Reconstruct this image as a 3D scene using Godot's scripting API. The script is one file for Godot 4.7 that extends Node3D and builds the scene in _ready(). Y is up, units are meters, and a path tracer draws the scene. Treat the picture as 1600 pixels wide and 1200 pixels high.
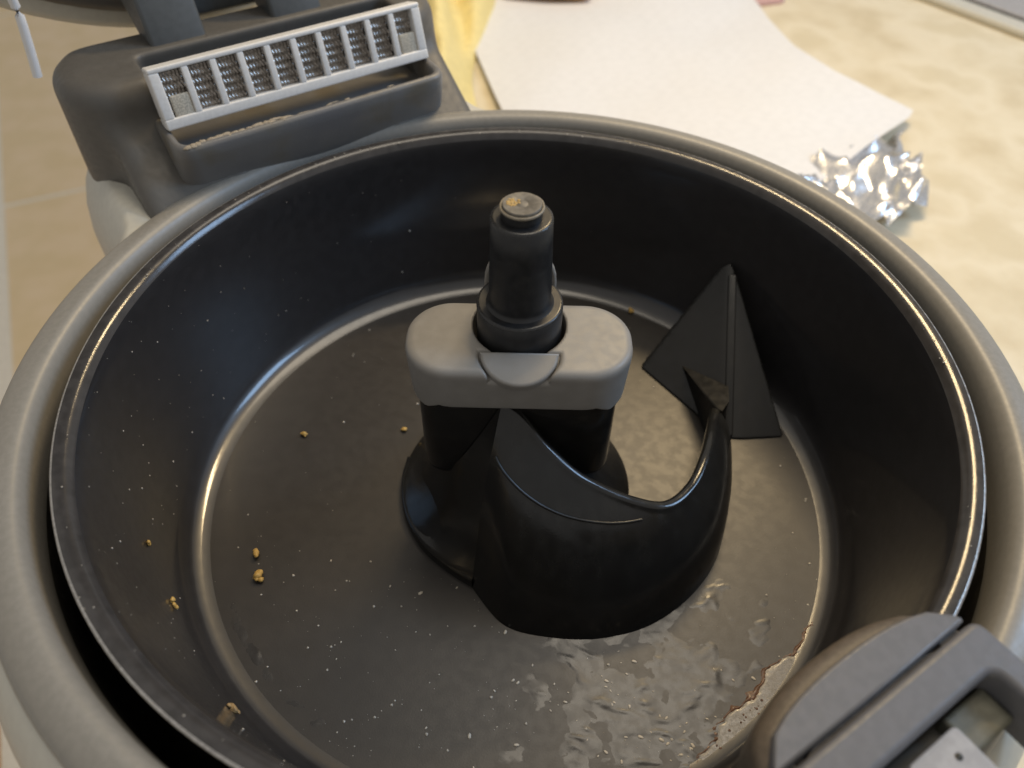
extends Node3D
# A close-up of an open stirring fryer: millimetres are written as numbers and turned into metres by MM.
const MM := 0.001
const TURN := 0.6093            # the appliance is turned by this about the vertical: its own +z points to the pan handle
var M := {}
var rng := RandomNumberGenerator.new()


func _ready() -> void:
	rng.seed = 7
	camera_and_light()
	materials()
	setting()
	machine()
	cassette()
	pan()
	paddle()
	food()
	counter_things()


# ------------------------------------------------------------------ camera, light
func camera_and_light() -> void:
	var cam := Camera3D.new()
	cam.name = "camera"
	var at := CameraAttributesPhysical.new()
	at.frustum_focal_length = 25.14
	at.frustum_near = 0.02
	at.frustum_far = 20.0
	at.exposure_aperture = 9.5
	at.frustum_focus_distance = 0.25
	cam.attributes = at
	var right := Vector3(0.9997041, 0.0101888, -0.0220883)
	var up := Vector3(-0.0231524, 0.6770752, -0.7355495)
	var fwd := Vector3(-0.0074611, -0.7358433, -0.6771108)
	cam.transform = Transform3D(Basis(right, up, -fwd).orthonormalized(), Vector3(0, 0.176745, 0.175577))
	add_child(cam)
	cam.current = true

	var we := WorldEnvironment.new()
	we.name = "environment"
	var e := Environment.new()
	e.background_mode = Environment.BG_COLOR
	e.background_color = Color(0.40, 0.385, 0.365).linear_to_srgb()
	e.tonemap_mode = Environment.TONE_MAPPER_LINEAR
	e.tonemap_exposure = 1.0
	e.sdfgi_enabled = true
	e.ssao_enabled = true
	e.ssil_enabled = true
	we.environment = e
	add_child(we)

	lamp("cupboard_lamp", "warm strip lamp under the cupboard over the counter", "lamp", Vector3(0.17, 0.47, -0.40), Vector3(0.02, -1, 0.22), Vector2(0.20, 0.035), Color(1.0, 0.88, 0.68), 0.22, 0.02)
	lamp("window", "cool daylight window to the right of the counter", "window", Vector3(1.03, 0.72, -0.20), Vector3(-0.95, -0.65, 0.2), Vector2(0.42, 0.42), Color(0.68, 0.83, 1.0), 0.66, 0.03)
	lamp("ceiling_lamp", "broad white ceiling lamp panel above and behind the counter", "lamp", Vector3(0.22, 1.30, -0.42), Vector3(-0.05, -1, 0.12), Vector2(0.62, 0.5), Color(1.0, 0.95, 0.87), 0.44, 0.04)


func lamp(called: String, label: String, category: String, at: Vector3, towards: Vector3, size: Vector2, color: Color, energy: float, deep: float) -> void:
	var t := thing(called, label, category, at)
	t.basis = Basis.looking_at(towards.normalized(), Vector3.UP if absf(towards.normalized().y) < 0.9 else Vector3.BACK)
	obj("frame", rbox(Vector3(size.x + 0.03, size.y + 0.03, deep), 0.004), M_plain(Color(0.8, 0.79, 0.76), 0.5), t, Vector3(0, 0, deep * 0.5 + 0.001))
	var g := StandardMaterial3D.new()
	g.albedo_color = Color(0.9, 0.9, 0.9)
	g.emission_enabled = true
	g.emission = color
	g.emission_energy_multiplier = 1.0
	obj("lamp_diffuser" if category == "lamp" else "light_pane", rbox(Vector3(size.x, size.y, 0.003), 0.001), g, t, Vector3(0, 0, -0.001))
	var l := AreaLight3D.new()
	l.name = called + "_light"
	l.area_size = size
	l.light_color = color
	l.light_energy = energy
	l.area_range = 6.0
	l.area_attenuation = 2.0
	l.shadow_enabled = true
	l.position = Vector3(0, 0, -0.006)
	t.add_child(l)


# ------------------------------------------------------------------ helpers
func V(x: float, y: float, z: float) -> Vector3:
	return Vector3(x, y, z) * MM


func numbered(called: String) -> String:
	if not has_node(called):
		return called
	var k := 1
	while has_node("%s_%03d" % [called, k]):
		k += 1
	return "%s_%03d" % [called, k]


func tag(o: Node, label: String, category := "", group := "", kind := "") -> void:
	if label:
		o.set_meta("label", label)
	if category:
		o.set_meta("category", category)
	if group:
		o.set_meta("group", group)
	if kind:
		o.set_meta("kind", kind)


func thing(called: String, label: String, category: String, at := Vector3.ZERO, turn := 0.0, group := "") -> Node3D:
	var o := Node3D.new()
	o.name = numbered(called)
	add_child(o)
	o.position = at
	o.rotation.y = turn
	tag(o, label, category, group)
	return o


func obj(called: String, mesh: Mesh, material: Material, parent: Node = null, at := Vector3.ZERO) -> MeshInstance3D:
	var o := MeshInstance3D.new()
	var host: Node = parent if parent else self
	var final := called
	var k := 1
	while host.has_node(final):
		final = "%s_%03d" % [called, k]
		k += 1
	o.name = final
	o.mesh = mesh
	o.material_override = material
	o.position = at
	host.add_child(o)
	return o


func begin() -> SurfaceTool:
	var st := SurfaceTool.new()
	st.begin(Mesh.PRIMITIVE_TRIANGLES)
	return st


func finish(st: SurfaceTool) -> ArrayMesh:
	st.generate_normals()
	return st.commit()


func tri(st: SurfaceTool, a: Vector3, b: Vector3, c: Vector3, group := 0) -> void:
	if a.is_equal_approx(b) or b.is_equal_approx(c) or a.is_equal_approx(c):
		return
	st.set_smooth_group(group)
	st.add_vertex(a)
	st.set_smooth_group(group)
	st.add_vertex(b)
	st.set_smooth_group(group)
	st.add_vertex(c)


func quad(st: SurfaceTool, a: Vector3, b: Vector3, c: Vector3, d: Vector3, group := 0) -> void:
	tri(st, a, b, c, group)
	tri(st, a, c, d, group)


# rows of points joined into a sheet; closed joins the last column with the first
func grid(st: SurfaceTool, rows: Array, closed := false, group := 0) -> void:
	for i in rows.size() - 1:
		var a: PackedVector3Array = rows[i]
		var b: PackedVector3Array = rows[i + 1]
		var n := a.size()
		for j in (n if closed else n - 1):
			var k := (j + 1) % n
			quad(st, a[j], a[k], b[k], b[j], group)


# profile of (radius, height) in mm spun about the y axis; a break in the profile (a Vector2.INF) makes a sharp edge
func lathe(profile: Array, segs := 96, st: SurfaceTool = null, lift := Vector3.ZERO) -> SurfaceTool:
	if st == null:
		st = begin()
	var runs := [[]]
	for p in profile:
		if p == Vector2.INF:
			var last: Vector2 = runs[-1][-1]
			runs.append([last])
		else:
			runs[-1].append(p)
	var g := 1
	for run in runs:
		var rows := []
		for p in run:
			var row := PackedVector3Array()
			for s in segs:
				var a := TAU * s / segs
				row.append(V(p.x * sin(a), p.y, p.x * cos(a)) + lift)
			rows.append(row)
		grid(st, rows, true, g)
		g += 1
	return st


func ease_arc(cx: float, cy: float, r: float, a0: float, a1: float, n: int) -> Array:
	var out := []
	for i in n + 1:
		var a := deg_to_rad(lerpf(a0, a1, float(i) / n))
		out.append(Vector2(cx + r * cos(a), cy + r * sin(a)))
	return out


# a box with rounded edges, centred
func rbox(size: Vector3, r: float) -> ArrayMesh:
	var st := begin()
	rbox_into(st, size, r, Transform3D())
	return finish(st)


func rbox_into(st: SurfaceTool, size: Vector3, r: float, x: Transform3D) -> void:
	var h := size * 0.5 - Vector3(r, r, r)
	var steps := [0.6, 22.5, 45.0, 67.5, 89.4]
	var lons := []
	for q in 4:
		for s in steps:
			lons.append(q * 90.0 + s)
	var rows := []
	var lats := []
	for s in steps:
		lats.append(90.0 - s)
	for s in steps:
		lats.append(-s)
	for la in lats:
		var row := PackedVector3Array()
		for lo in lons:
			var n := Vector3(cos(deg_to_rad(la)) * cos(deg_to_rad(lo)), sin(deg_to_rad(la)), cos(deg_to_rad(la)) * sin(deg_to_rad(lo)))
			row.append(x * (Vector3(signf(n.x) * h.x, signf(n.y) * h.y, signf(n.z) * h.z) + n * r))
		rows.append(row)
	grid(st, rows, true, 0)
	var top: PackedVector3Array = rows[0]
	var bot: PackedVector3Array = rows[-1]
	for k in [[top, 1], [bot, -1]]:
		var w: PackedVector3Array = k[0]
		if k[1] > 0:
			quad(st, w[17], w[12], w[7], w[2], 7)
		else:
			quad(st, w[2], w[7], w[12], w[17], 7)


# an outline (x, z in mm) extruded from y0 to y1 (mm), its top edge rounded by rt and its bottom edge by rb, sides leaning in by lean mm at the top
func slab(outline: PackedVector2Array, y0: float, y1: float, rt: float, rb: float, lean := 0.0, n := 5) -> ArrayMesh:
	var st := begin()
	slab_into(st, outline, y0, y1, rt, rb, lean, n)
	return finish(st)


func normals_of(o: PackedVector2Array) -> PackedVector2Array:
	var c := o.size()
	var out := PackedVector2Array()
	var area := 0.0
	for i in c:
		area += o[i].cross(o[(i + 1) % c])
	for i in c:
		var d := (o[(i + 1) % c] - o[(i + c - 1) % c]).normalized()
		var nn := Vector2(d.y, -d.x)
		out.append(nn if area > 0 else -nn)
	return out


func slab_into(st: SurfaceTool, outline: PackedVector2Array, y0: float, y1: float, rt: float, rb: float, lean := 0.0, n := 5) -> void:
	var o := outline
	var nn := normals_of(o)
	var steps := []                       # (inset, y)
	if rb > 0.0:
		for i in n + 1:
			var a := PI * 0.5 * i / n
			steps.append(Vector2(rb * (1.0 - sin(a)), y0 + rb * (1.0 - cos(a))))
	else:
		steps.append(Vector2(0, y0))
	if rt > 0.0:
		for i in n + 1:
			var a := PI * 0.5 * i / n
			steps.append(Vector2(lean + rt * (1.0 - cos(a)), y1 - rt + rt * sin(a)))
	else:
		steps.append(Vector2(lean, y1))
	var rows := []
	for s in steps:
		var row := PackedVector3Array()
		for i in o.size():
			var q: Vector2 = o[i] - nn[i] * s.x
			row.append(V(q.x, s.y, q.y))
		rows.append(row)
	var area := 0.0
	for i in o.size():
		area += o[i].cross(o[(i + 1) % o.size()])
	if area > 0:
		rows.reverse()
	grid(st, rows, true, 1)
	if area > 0:
		rows.reverse()
	for top in [true, false]:
		var row: PackedVector3Array = rows[-1] if top else rows[0]
		var flat := PackedVector2Array()
		for q in row:
			flat.append(Vector2(q.x, q.z) * 1000.0)
		var ids := Geometry2D.triangulate_polygon(flat)
		if ids.is_empty():                                  # a nearly closed outline: a fan does
			var mid := Vector3.ZERO
			for q in row:
				mid += q / row.size()
			for k in row.size():
				var b2 := row[(k + 1) % row.size()]
				if ((row[k] - mid).cross(b2 - mid).y < 0.0) == top:
					tri(st, mid, row[k], b2, 2)
				else:
					tri(st, mid, b2, row[k], 2)
		for k in range(0, ids.size(), 3):
			var a := row[ids[k]]
			var b := row[ids[k + 1]]
			var c := row[ids[k + 2]]
			var upward := (b - a).cross(c - a).y < 0.0     # clockwise seen from above
			if upward == top:
				tri(st, a, b, c, 2)
			else:
				tri(st, a, c, b, 2)


func smooth_poly(pts: Array, per := 6) -> PackedVector2Array:
	var out := PackedVector2Array()
	var n := pts.size()
	for i in n:
		for k in per:
			var a: Vector2 = pts[(i + n - 1) % n]
			var b: Vector2 = pts[i]
			var c: Vector2 = pts[(i + 1) % n]
			var d: Vector2 = pts[(i + 2) % n]
			out.append(b.cubic_interpolate(c, a, d, float(k) / per))
	return out


# a polygon whose corners are rounded by r
func round_poly(pts: Array, r: float, n := 5) -> PackedVector2Array:
	var out := PackedVector2Array()
	var c := pts.size()
	for i in c:
		var p: Vector2 = pts[i]
		var a: Vector2 = pts[(i + c - 1) % c]
		var b: Vector2 = pts[(i + 1) % c]
		var rr := minf(r, 0.45 * minf(p.distance_to(a), p.distance_to(b)))
		var s := p + (a - p).normalized() * rr
		var e := p + (b - p).normalized() * rr
		for k in n + 1:
			var t := float(k) / n
			out.append(s.lerp(p, t).lerp(p.lerp(e, t), t))
	return out


# catmull-rom through points
func cr(pts: Array, u: float) -> Vector3:
	var i := clampi(int(u), 0, pts.size() - 2)
	var a: Vector3 = pts[maxi(i - 1, 0)]
	var b: Vector3 = pts[i]
	var c: Vector3 = pts[i + 1]
	var d: Vector3 = pts[mini(i + 2, pts.size() - 1)]
	var t := u - i
	return 0.5 * (2.0 * b + (c - a) * t + (2.0 * a - 5.0 * b + 4.0 * c - d) * t * t + (3.0 * b - a - 3.0 * c + d) * t * t * t)


func tube(path: Array, r: float, sides := 8, flat := 1.0) -> ArrayMesh:
	var st := begin()
	tube_into(st, path, r, sides, flat)
	return finish(st)


func tube_into(st: SurfaceTool, path: Array, r: float, sides := 8, flat := 1.0) -> void:
	var rows := []
	var n := path.size()
	var ref := Vector3.UP
	for i in n:
		var d: Vector3 = (path[mini(i + 1, n - 1)] - path[maxi(i - 1, 0)]).normalized()
		var side := d.cross(ref)
		if side.length() < 0.05:
			side = d.cross(Vector3.RIGHT)
		side = side.normalized()
		var up := side.cross(d).normalized()
		var row := PackedVector3Array()
		for s in sides:
			var a := TAU * s / sides
			row.append(path[i] + (side * cos(a) + up * sin(a) * flat) * r)
		rows.append(row)
	rows.reverse()
	grid(st, rows, true, 1)
	for e in 2:
		var row: PackedVector3Array = rows[0] if e == 0 else rows[-1]
		for s in range(1, sides - 1):
			if e == 0:
				tri(st, row[0], row[s + 1], row[s], 3)
			else:
				tri(st, row[0], row[s], row[s + 1], 3)


# surface nets: the zero surface of f (mm) between lo and hi in cells of that size
func nets(f: Callable, lo: Vector3, hi: Vector3, cell: float) -> ArrayMesh:
	var n := Vector3i(((hi - lo) / cell).ceil()) + Vector3i.ONE
	var val := PackedFloat32Array()
	val.resize(n.x * n.y * n.z)
	val.fill(1e9)
	var B := 4
	for bz in range(0, n.z, B):
		for by in range(0, n.y, B):
			for bx in range(0, n.x, B):
				var mid: float = f.call(lo + (Vector3(bx, by, bz) + Vector3.ONE * (B * 0.5 - 0.5)) * cell)
				if absf(mid) > cell * B * 1.8:
					for z in range(bz, mini(bz + B, n.z)):
						for y in range(by, mini(by + B, n.y)):
							for x in range(bx, mini(bx + B, n.x)):
								val[x + n.x * (y + n.y * z)] = mid
					continue
				for z in range(bz, mini(bz + B, n.z)):
					for y in range(by, mini(by + B, n.y)):
						for x in range(bx, mini(bx + B, n.x)):
							val[x + n.x * (y + n.y * z)] = f.call(lo + Vector3(x, y, z) * cell)
	var ids := {}
	var verts := PackedVector3Array()
	var norms := PackedVector3Array()
	var sx := 1
	var sy := n.x
	var sz := n.x * n.y
	for z in n.z - 1:
		for y in n.y - 1:
			for x in n.x - 1:
				var o := x + sy * y + sz * z
				var neg := 0
				for c in 8:
					if val[o + (c & 1) * sx + ((c >> 1) & 1) * sy + ((c >> 2) & 1) * sz] < 0.0:
						neg += 1
				if neg == 0 or neg == 8:
					continue
				var sum := Vector3.ZERO
				var cnt := 0
				for ax in 3:
					for c in 8:
						if (c >> ax) & 1:
							continue
						var c2 := c | (1 << ax)
						var v0 := val[o + (c & 1) * sx + ((c >> 1) & 1) * sy + ((c >> 2) & 1) * sz]
						var v1 := val[o + (c2 & 1) * sx + ((c2 >> 1) & 1) * sy + ((c2 >> 2) & 1) * sz]
						if (v0 < 0.0) == (v1 < 0.0):
							continue
						var p0 := Vector3(c & 1, (c >> 1) & 1, (c >> 2) & 1)
						var p1 := Vector3(c2 & 1, (c2 >> 1) & 1, (c2 >> 2) & 1)
						sum += p0.lerp(p1, v0 / (v0 - v1))
						cnt += 1
				var p := lo + (Vector3(x, y, z) + sum / cnt) * cell
				var h := cell * 0.4
				var g := Vector3(f.call(p + Vector3(h, 0, 0)) - f.call(p - Vector3(h, 0, 0)), f.call(p + Vector3(0, h, 0)) - f.call(p - Vector3(0, h, 0)), f.call(p + Vector3(0, 0, h)) - f.call(p - Vector3(0, 0, h)))
				if g.length() > 1e-6:
					var gl: float = g.length()
					p -= g / gl * clampf(f.call(p), -cell, cell)   # onto the surface
				ids[o] = verts.size()
				verts.append(p * MM)
				norms.append(g.normalized())
	var index := PackedInt32Array()
	for z in range(1, n.z - 1):
		for y in range(1, n.y - 1):
			for x in range(1, n.x - 1):
				var o := x + sy * y + sz * z
				var a := val[o] < 0.0
				for ax in 3:
					var step: int = [sx, sy, sz][ax]
					var b := val[o + step] < 0.0
					if a == b:
						continue
					var s1: int = [sy, sz, sx][ax]
					var s2: int = [sz, sx, sy][ax]
					var q := [ids[o - s1 - s2], ids[o - s2], ids[o], ids[o - s1]]
					if a:
						index.append_array([q[0], q[2], q[1], q[0], q[3], q[2]])
					else:
						index.append_array([q[0], q[1], q[2], q[0], q[2], q[3]])
	var arr := []
	arr.resize(Mesh.ARRAY_MAX)
	arr[Mesh.ARRAY_VERTEX] = verts
	arr[Mesh.ARRAY_NORMAL] = norms
	arr[Mesh.ARRAY_INDEX] = index
	var m := ArrayMesh.new()
	m.add_surface_from_arrays(Mesh.PRIMITIVE_TRIANGLES, arr)
	return m


func smax(a: float, b: float, k: float) -> float:
	var h := maxf(k - absf(a - b), 0.0) / k
	return maxf(a, b) + h * h * k * 0.25


func smin(a: float, b: float, k: float) -> float:
	return -smax(-a, -b, k)


func polar(f: Callable, n: int) -> PackedVector2Array:
	var o := PackedVector2Array()
	for i in n:
		var a := TAU * i / n
		o.append(Vector2(cos(a), sin(a)) * f.call(a))
	return o


# ------------------------------------------------------------------ materials
func noise_tex(kind: int, freq: float, octaves: int, sd: int, ramp: Array = [], size := 512) -> NoiseTexture2D:
	var n := FastNoiseLite.new()
	n.noise_type = kind
	n.frequency = freq
	n.fractal_octaves = octaves
	n.seed = sd
	var t := NoiseTexture2D.new()
	t.width = size
	t.height = size
	t.seamless = true
	t.noise = n
	if ramp.size():
		var g := Gradient.new()
		var offs := PackedFloat32Array()
		var cols := PackedColorArray()
		for r in ramp:
			offs.append(r[0])
			cols.append(r[1])
		g.offsets = offs
		g.colors = cols
		t.color_ramp = g
	return t


func grey(v: float) -> Color:
	return Color(v, v, v)


func lin(r: float, g: float, b: float) -> Color:
	return Color(r, g, b).linear_to_srgb()


func M_plain(c: Color, rough: float, metal := 0.0) -> StandardMaterial3D:
	var m := StandardMaterial3D.new()
	m.albedo_color = c
	m.roughness = rough
	m.metallic = metal
	return m


# a surface with a mottled colour, patchy gloss and fine relief, mapped along its own axes; per = metres that one tile spans
func M_tex(ramp: Texture2D, rough: Texture2D, bump: Texture2D, per: float, bump_cm: float, fine := 1.0) -> StandardMaterial3D:
	var m := StandardMaterial3D.new()
	m.uv1_triplanar = true
	m.uv1_scale = Vector3.ONE / per
	m.albedo_texture = ramp
	m.roughness = 1.0
	m.roughness_texture = rough
	if bump:
		m.normal_enabled = true
		m.normal_texture = bump
		m.normal_scale = bump_cm * 30.0
	return m


func two(a: Color, b: Color, lo := 0.3, hi := 0.7) -> Array:
	return [[lo, a], [hi, b]]


func materials() -> void:
	var S := FastNoiseLite.TYPE_SIMPLEX_SMOOTH
	var C := FastNoiseLite.TYPE_CELLULAR
	var grain := noise_tex(S, 0.16, 3, 3)
	grain.as_normal_map = true
	grain.bump_strength = 2.0
	var soft := noise_tex(S, 0.012, 3, 5)
	soft.as_normal_map = true
	soft.bump_strength = 4.0
	var tone := func(c: Color, spread: float, sd: int, freq := 0.012) -> NoiseTexture2D:
		return noise_tex(S, freq, 5, sd, two((c * (1.0 - spread)).linear_to_srgb(), (c * (1.0 + spread)).linear_to_srgb()))
	var rgh := func(a: float, b: float, sd: int, freq := 0.02) -> NoiseTexture2D:
		return noise_tex(S, freq, 5, sd, two(grey(a), grey(b)))
	M.nonstick = M_tex(tone.call(Color(0.0195, 0.0185, 0.0195), 0.12, 11), rgh.call(0.15, 0.18, 12), grain, 0.05, 0.002)
	M.nonstick.roughness_texture = rgh.call(0.36, 0.42, 12)
	M.nonstick.clearcoat_enabled = true
	M.nonstick.clearcoat = 0.75
	M.nonstick.clearcoat_roughness = 0.11
	M.worn = M_tex(tone.call(Color(0.032, 0.0275, 0.0235), 0.06, 81), rgh.call(0.37, 0.41, 82), grain, 0.06, 0.002)
	M.lip = M_tex(tone.call(Color(0.045, 0.042, 0.041), 0.2, 83), rgh.call(0.16, 0.2, 84), grain, 0.04, 0.004)
	M.bare = M_tex(tone.call(Color(0.62, 0.60, 0.57), 0.25, 13, 0.05), rgh.call(0.3, 0.5, 14), grain, 0.03, 0.004)
	M.bare.metallic = 1.0
	M.ring = M_tex(tone.call(Color(0.25, 0.235, 0.207), 0.05, 15), rgh.call(0.36, 0.42, 16), grain, 0.016, 0.006)
	M.well = M_tex(tone.call(Color(0.030, 0.026, 0.020), 0.3, 17), rgh.call(0.45, 0.6, 18), grain, 0.05, 0.006)
	M.shell = M_tex(tone.call(Color(0.55, 0.53, 0.46), 0.03, 19), rgh.call(0.4, 0.5, 20), grain, 0.03, 0.002)
	M.housing = M_tex(tone.call(Color(0.105, 0.098, 0.087), 0.04, 21), rgh.call(0.42, 0.58, 22), grain, 0.03, 0.006)
	M.tray = M_tex(noise_tex(S, 0.006, 4, 23, [[0.25, lin(0.155, 0.151, 0.150)], [0.6, lin(0.175, 0.169, 0.16)], [0.9, lin(0.16, 0.14, 0.108)]]), rgh.call(0.36, 0.46, 24), grain, 0.11, 0.004)
	M.arm = M_tex(tone.call(Color(0.085, 0.092, 0.095), 0.08, 25), rgh.call(0.45, 0.55, 26), grain, 0.03, 0.006)
	M.block = M_tex(noise_tex(S, 0.010, 5, 27, [[0.25, lin(0.232, 0.22, 0.202)], [0.8, lin(0.256, 0.244, 0.226)]]), rgh.call(0.42, 0.50, 28), grain, 0.04, 0.004)
	M.black = M_tex(tone.call(Color(0.014, 0.0135, 0.0125), 0.15, 29), rgh.call(0.13, 0.27, 30), grain, 0.05, 0.002)
	M.shaft = M_tex(noise_tex(S, 0.016, 5, 31, [[0.2, lin(0.013, 0.0133, 0.0143)], [0.55, lin(0.016, 0.0163, 0.0172)], [0.85, lin(0.022, 0.0215, 0.021)]]), rgh.call(0.34, 0.44, 32), grain, 0.04, 0.005)
	M.plough = M_tex(noise_tex(S, 0.014, 5, 33, [[0.2, lin(0.0135, 0.013, 0.012)], [0.6, lin(0.0155, 0.015, 0.014)], [0.85, lin(0.019, 0.018, 0.017)]]), rgh.call(0.28, 0.42, 34), grain, 0.05, 0.006)
	M.cap = M_tex(noise_tex(S, 0.02, 4, 35, [[0.3, lin(0.12, 0.108, 0.088)], [0.7, lin(0.17, 0.152, 0.125)]]), rgh.call(0.35, 0.6, 36), grain, 0.02, 0.006)
	M.edge = M_tex(tone.call(Color(0.024, 0.0235, 0.023), 0.2, 85, 0.05), rgh.call(0.22, 0.3, 86), grain, 0.02, 0.004)  # post bevels: a highlight put into the colour, lighter than the shaft
	M.residue = M_tex(tone.call(Color(0.46, 0.30, 0.10), 0.4, 87, 0.05), rgh.call(0.5, 0.7, 88), grain, 0.008, 0.01)
	M.wear = M_tex(tone.call(Color(0.26, 0.225, 0.17), 0.3, 37, 0.06), rgh.call(0.4, 0.6, 38), grain, 0.02, 0.008)
	M.handle_brown = M_tex(tone.call(Color(0.12, 0.095, 0.07), 0.15, 39), rgh.call(0.42, 0.52, 40), grain, 0.012, 0.02)
	M.handle = M_tex(tone.call(Color(0.128, 0.126, 0.132), 0.05, 41), rgh.call(0.36, 0.5, 42), grain, 0.025, 0.008)
	M.handle_dark = M_tex(tone.call(Color(0.045, 0.043, 0.032), 0.2, 43), rgh.call(0.4, 0.6, 44), grain, 0.03, 0.006)
	M.pivot = M_tex(tone.call(Color(0.14, 0.135, 0.10), 0.1, 89), rgh.call(0.5, 0.6, 90), grain, 0.03, 0.006)
	M.latch = M_tex(tone.call(Color(0.36, 0.35, 0.35), 0.08, 45), rgh.call(0.4, 0.5, 46), grain, 0.03, 0.004)
	M.frame = M_tex(tone.call(Color(0.74, 0.73, 0.71), 0.04, 47, 0.03), rgh.call(0.38, 0.5, 48), grain, 0.03, 0.004)
	M.mesh = M_tex(tone.call(Color(0.32, 0.29, 0.26), 0.3, 49, 0.05), rgh.call(0.25, 0.4, 50), null, 0.03, 0.0)
	M.mesh.metallic = 1.0
	M.foam = M_tex(tone.call(Color(0.50, 0.46, 0.38), 0.25, 51, 0.05), rgh.call(0.8, 0.95, 52), grain, 0.02, 0.02)
	M.grime = M_tex(tone.call(Color(0.34, 0.29, 0.22), 0.3, 53, 0.06), rgh.call(0.6, 0.9, 54), grain, 0.015, 0.03)
	# the pale stone-patterned worktop
	M.counter = M_tex(noise_tex(S, 0.008, 6, 55, [[0.2, lin(0.60, 0.51, 0.345)], [0.42, lin(0.68, 0.595, 0.425)], [0.6, lin(0.73, 0.65, 0.485)], [0.85, lin(0.64, 0.555, 0.385)]]), rgh.call(0.42, 0.55, 56), grain, 0.40, 0.004)
	M.tile = M_tex(noise_tex(S, 0.008, 5, 57, [[0.25, lin(0.80, 0.63, 0.38)], [0.55, lin(0.84, 0.66, 0.42)], [0.8, lin(0.86, 0.68, 0.45)]]), rgh.call(0.45, 0.6, 58), grain, 0.6, 0.01)
	M.grout = M_tex(tone.call(Color(0.85, 0.80, 0.70), 0.04, 59), rgh.call(0.8, 0.9, 60), grain, 0.1, 0.02)
	M.wood = M_tex(tone.call(Color(0.55, 0.28, 0.07), 0.15, 61), rgh.call(0.4, 0.55, 62), grain, 0.2, 0.01)
	M.paper = M_tex(tone.call(Color(0.735, 0.735, 0.74), 0.02, 63), rgh.call(0.7, 0.85, 64), null, 0.06, 0.0)
	M.foil = M_tex(tone.call(Color(0.88, 0.88, 0.89), 0.04, 65), rgh.call(0.22, 0.3, 66), grain, 0.03, 0.006)
	M.foil.metallic = 1.0
	M.yellow = M_tex(tone.call(Color(0.80, 0.67, 0.30), 0.06, 67), rgh.call(0.5, 0.7, 68), grain, 0.05, 0.02)
	M.oil = StandardMaterial3D.new()                      # a clear film of oil
	M.oil.transparency = BaseMaterial3D.TRANSPARENCY_ALPHA
	M.oil.albedo_color = Color(0.5, 0.42, 0.3, 0.03)
	M.oil.roughness = 0.14
	M.oil.normal_enabled = true
	M.oil.normal_texture = soft
	M.oil.normal_scale = 0.12
	M.oil.uv1_triplanar = true
	M.oil.uv1_scale = Vector3.ONE / 0.06
	M.film = M_tex(tone.call(Color(0.036, 0.032, 0.028), 0.12, 91), rgh.call(0.24, 0.32, 92), null, 0.06, 0.0)
	M.fat = M_tex(tone.call(Color(0.21, 0.195, 0.178), 0.2, 69, 0.05), rgh.call(0.2, 0.4, 70), grain, 0.02, 0.006)
	M.burnt = M_tex(tone.call(Color(0.10, 0.04, 0.015), 0.4, 71, 0.05), rgh.call(0.3, 0.5, 72), grain, 0.02, 0.01)
	M.drop = M_plain(lin(0.42, 0.39, 0.34), 0.12)
	M.flake = M_plain(lin(0.55, 0.50, 0.42), 0.45)
	M.crumb = M_tex(tone.call(Color(0.52, 0.33, 0.09), 0.35, 73, 0.05), rgh.call(0.4, 0.6, 74), grain, 0.006, 0.01)
	M.crumb_brown = M_tex(tone.call(Color(0.36, 0.24, 0.11), 0.35, 75, 0.05), rgh.call(0.4, 0.6, 74), grain, 0.006, 0.01)


# ------------------------------------------------------------------ counter and floor
func setting() -> void:
	var c := obj("counter", slab(round_poly([Vector2(-170, 700), Vector2(-170, -1000), Vector2(1400, -1000), Vector2(1400, 700)], 6.0), -170, -130, 4, 2), M.counter)
	tag(c, "pale beige stone patterned kitchen worktop under the fryer", "counter", "", "structure")
	var f := obj("floor", rbox(Vector3(6.0, 0.04, 6.0), 0.004), M.grout, null, Vector3(-1.6, -1.028, -1.4))
	tag(f, "tan tiled floor with pale grout far below the worktop", "floor", "", "structure")
	# tiles laid along the lines of grout seen left of the fryer
	var along := Vector3(0.9, 0, -0.436).normalized()
	var across := Vector3(0.436, 0, 0.9).normalized()
	var corner := Vector3(-1.293, 0, -1.471)
	var tile := rbox(Vector3(1.184, 0.012, 1.184), 0.002)
	var middle := Vector3(-1.6, 0, -1.4)
	for i in 2:
		for j in range(-2, 2):
			var o := obj("floor_tile", tile, M.tile, f, corner + along * (i * 1.2 + 0.6) + across * (j * 1.2 + 0.6) - middle + Vector3(0, 0.0165, 0))
			o.rotation.y = atan2(-along.z, along.x)
	var plank := rbox(Vector3(0.19, 0.012, 2.4), 0.002)
	for i in 4:
		for j in 2:
			var o := obj("floor_plank", plank, M.wood, f, corner - along * (0.13 + 0.195 * i) + across * (j * 2.42 - 1.2) - middle + Vector3(0, 0.0165, 0))
			o.rotation.y = atan2(-along.z, along.x)



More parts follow.
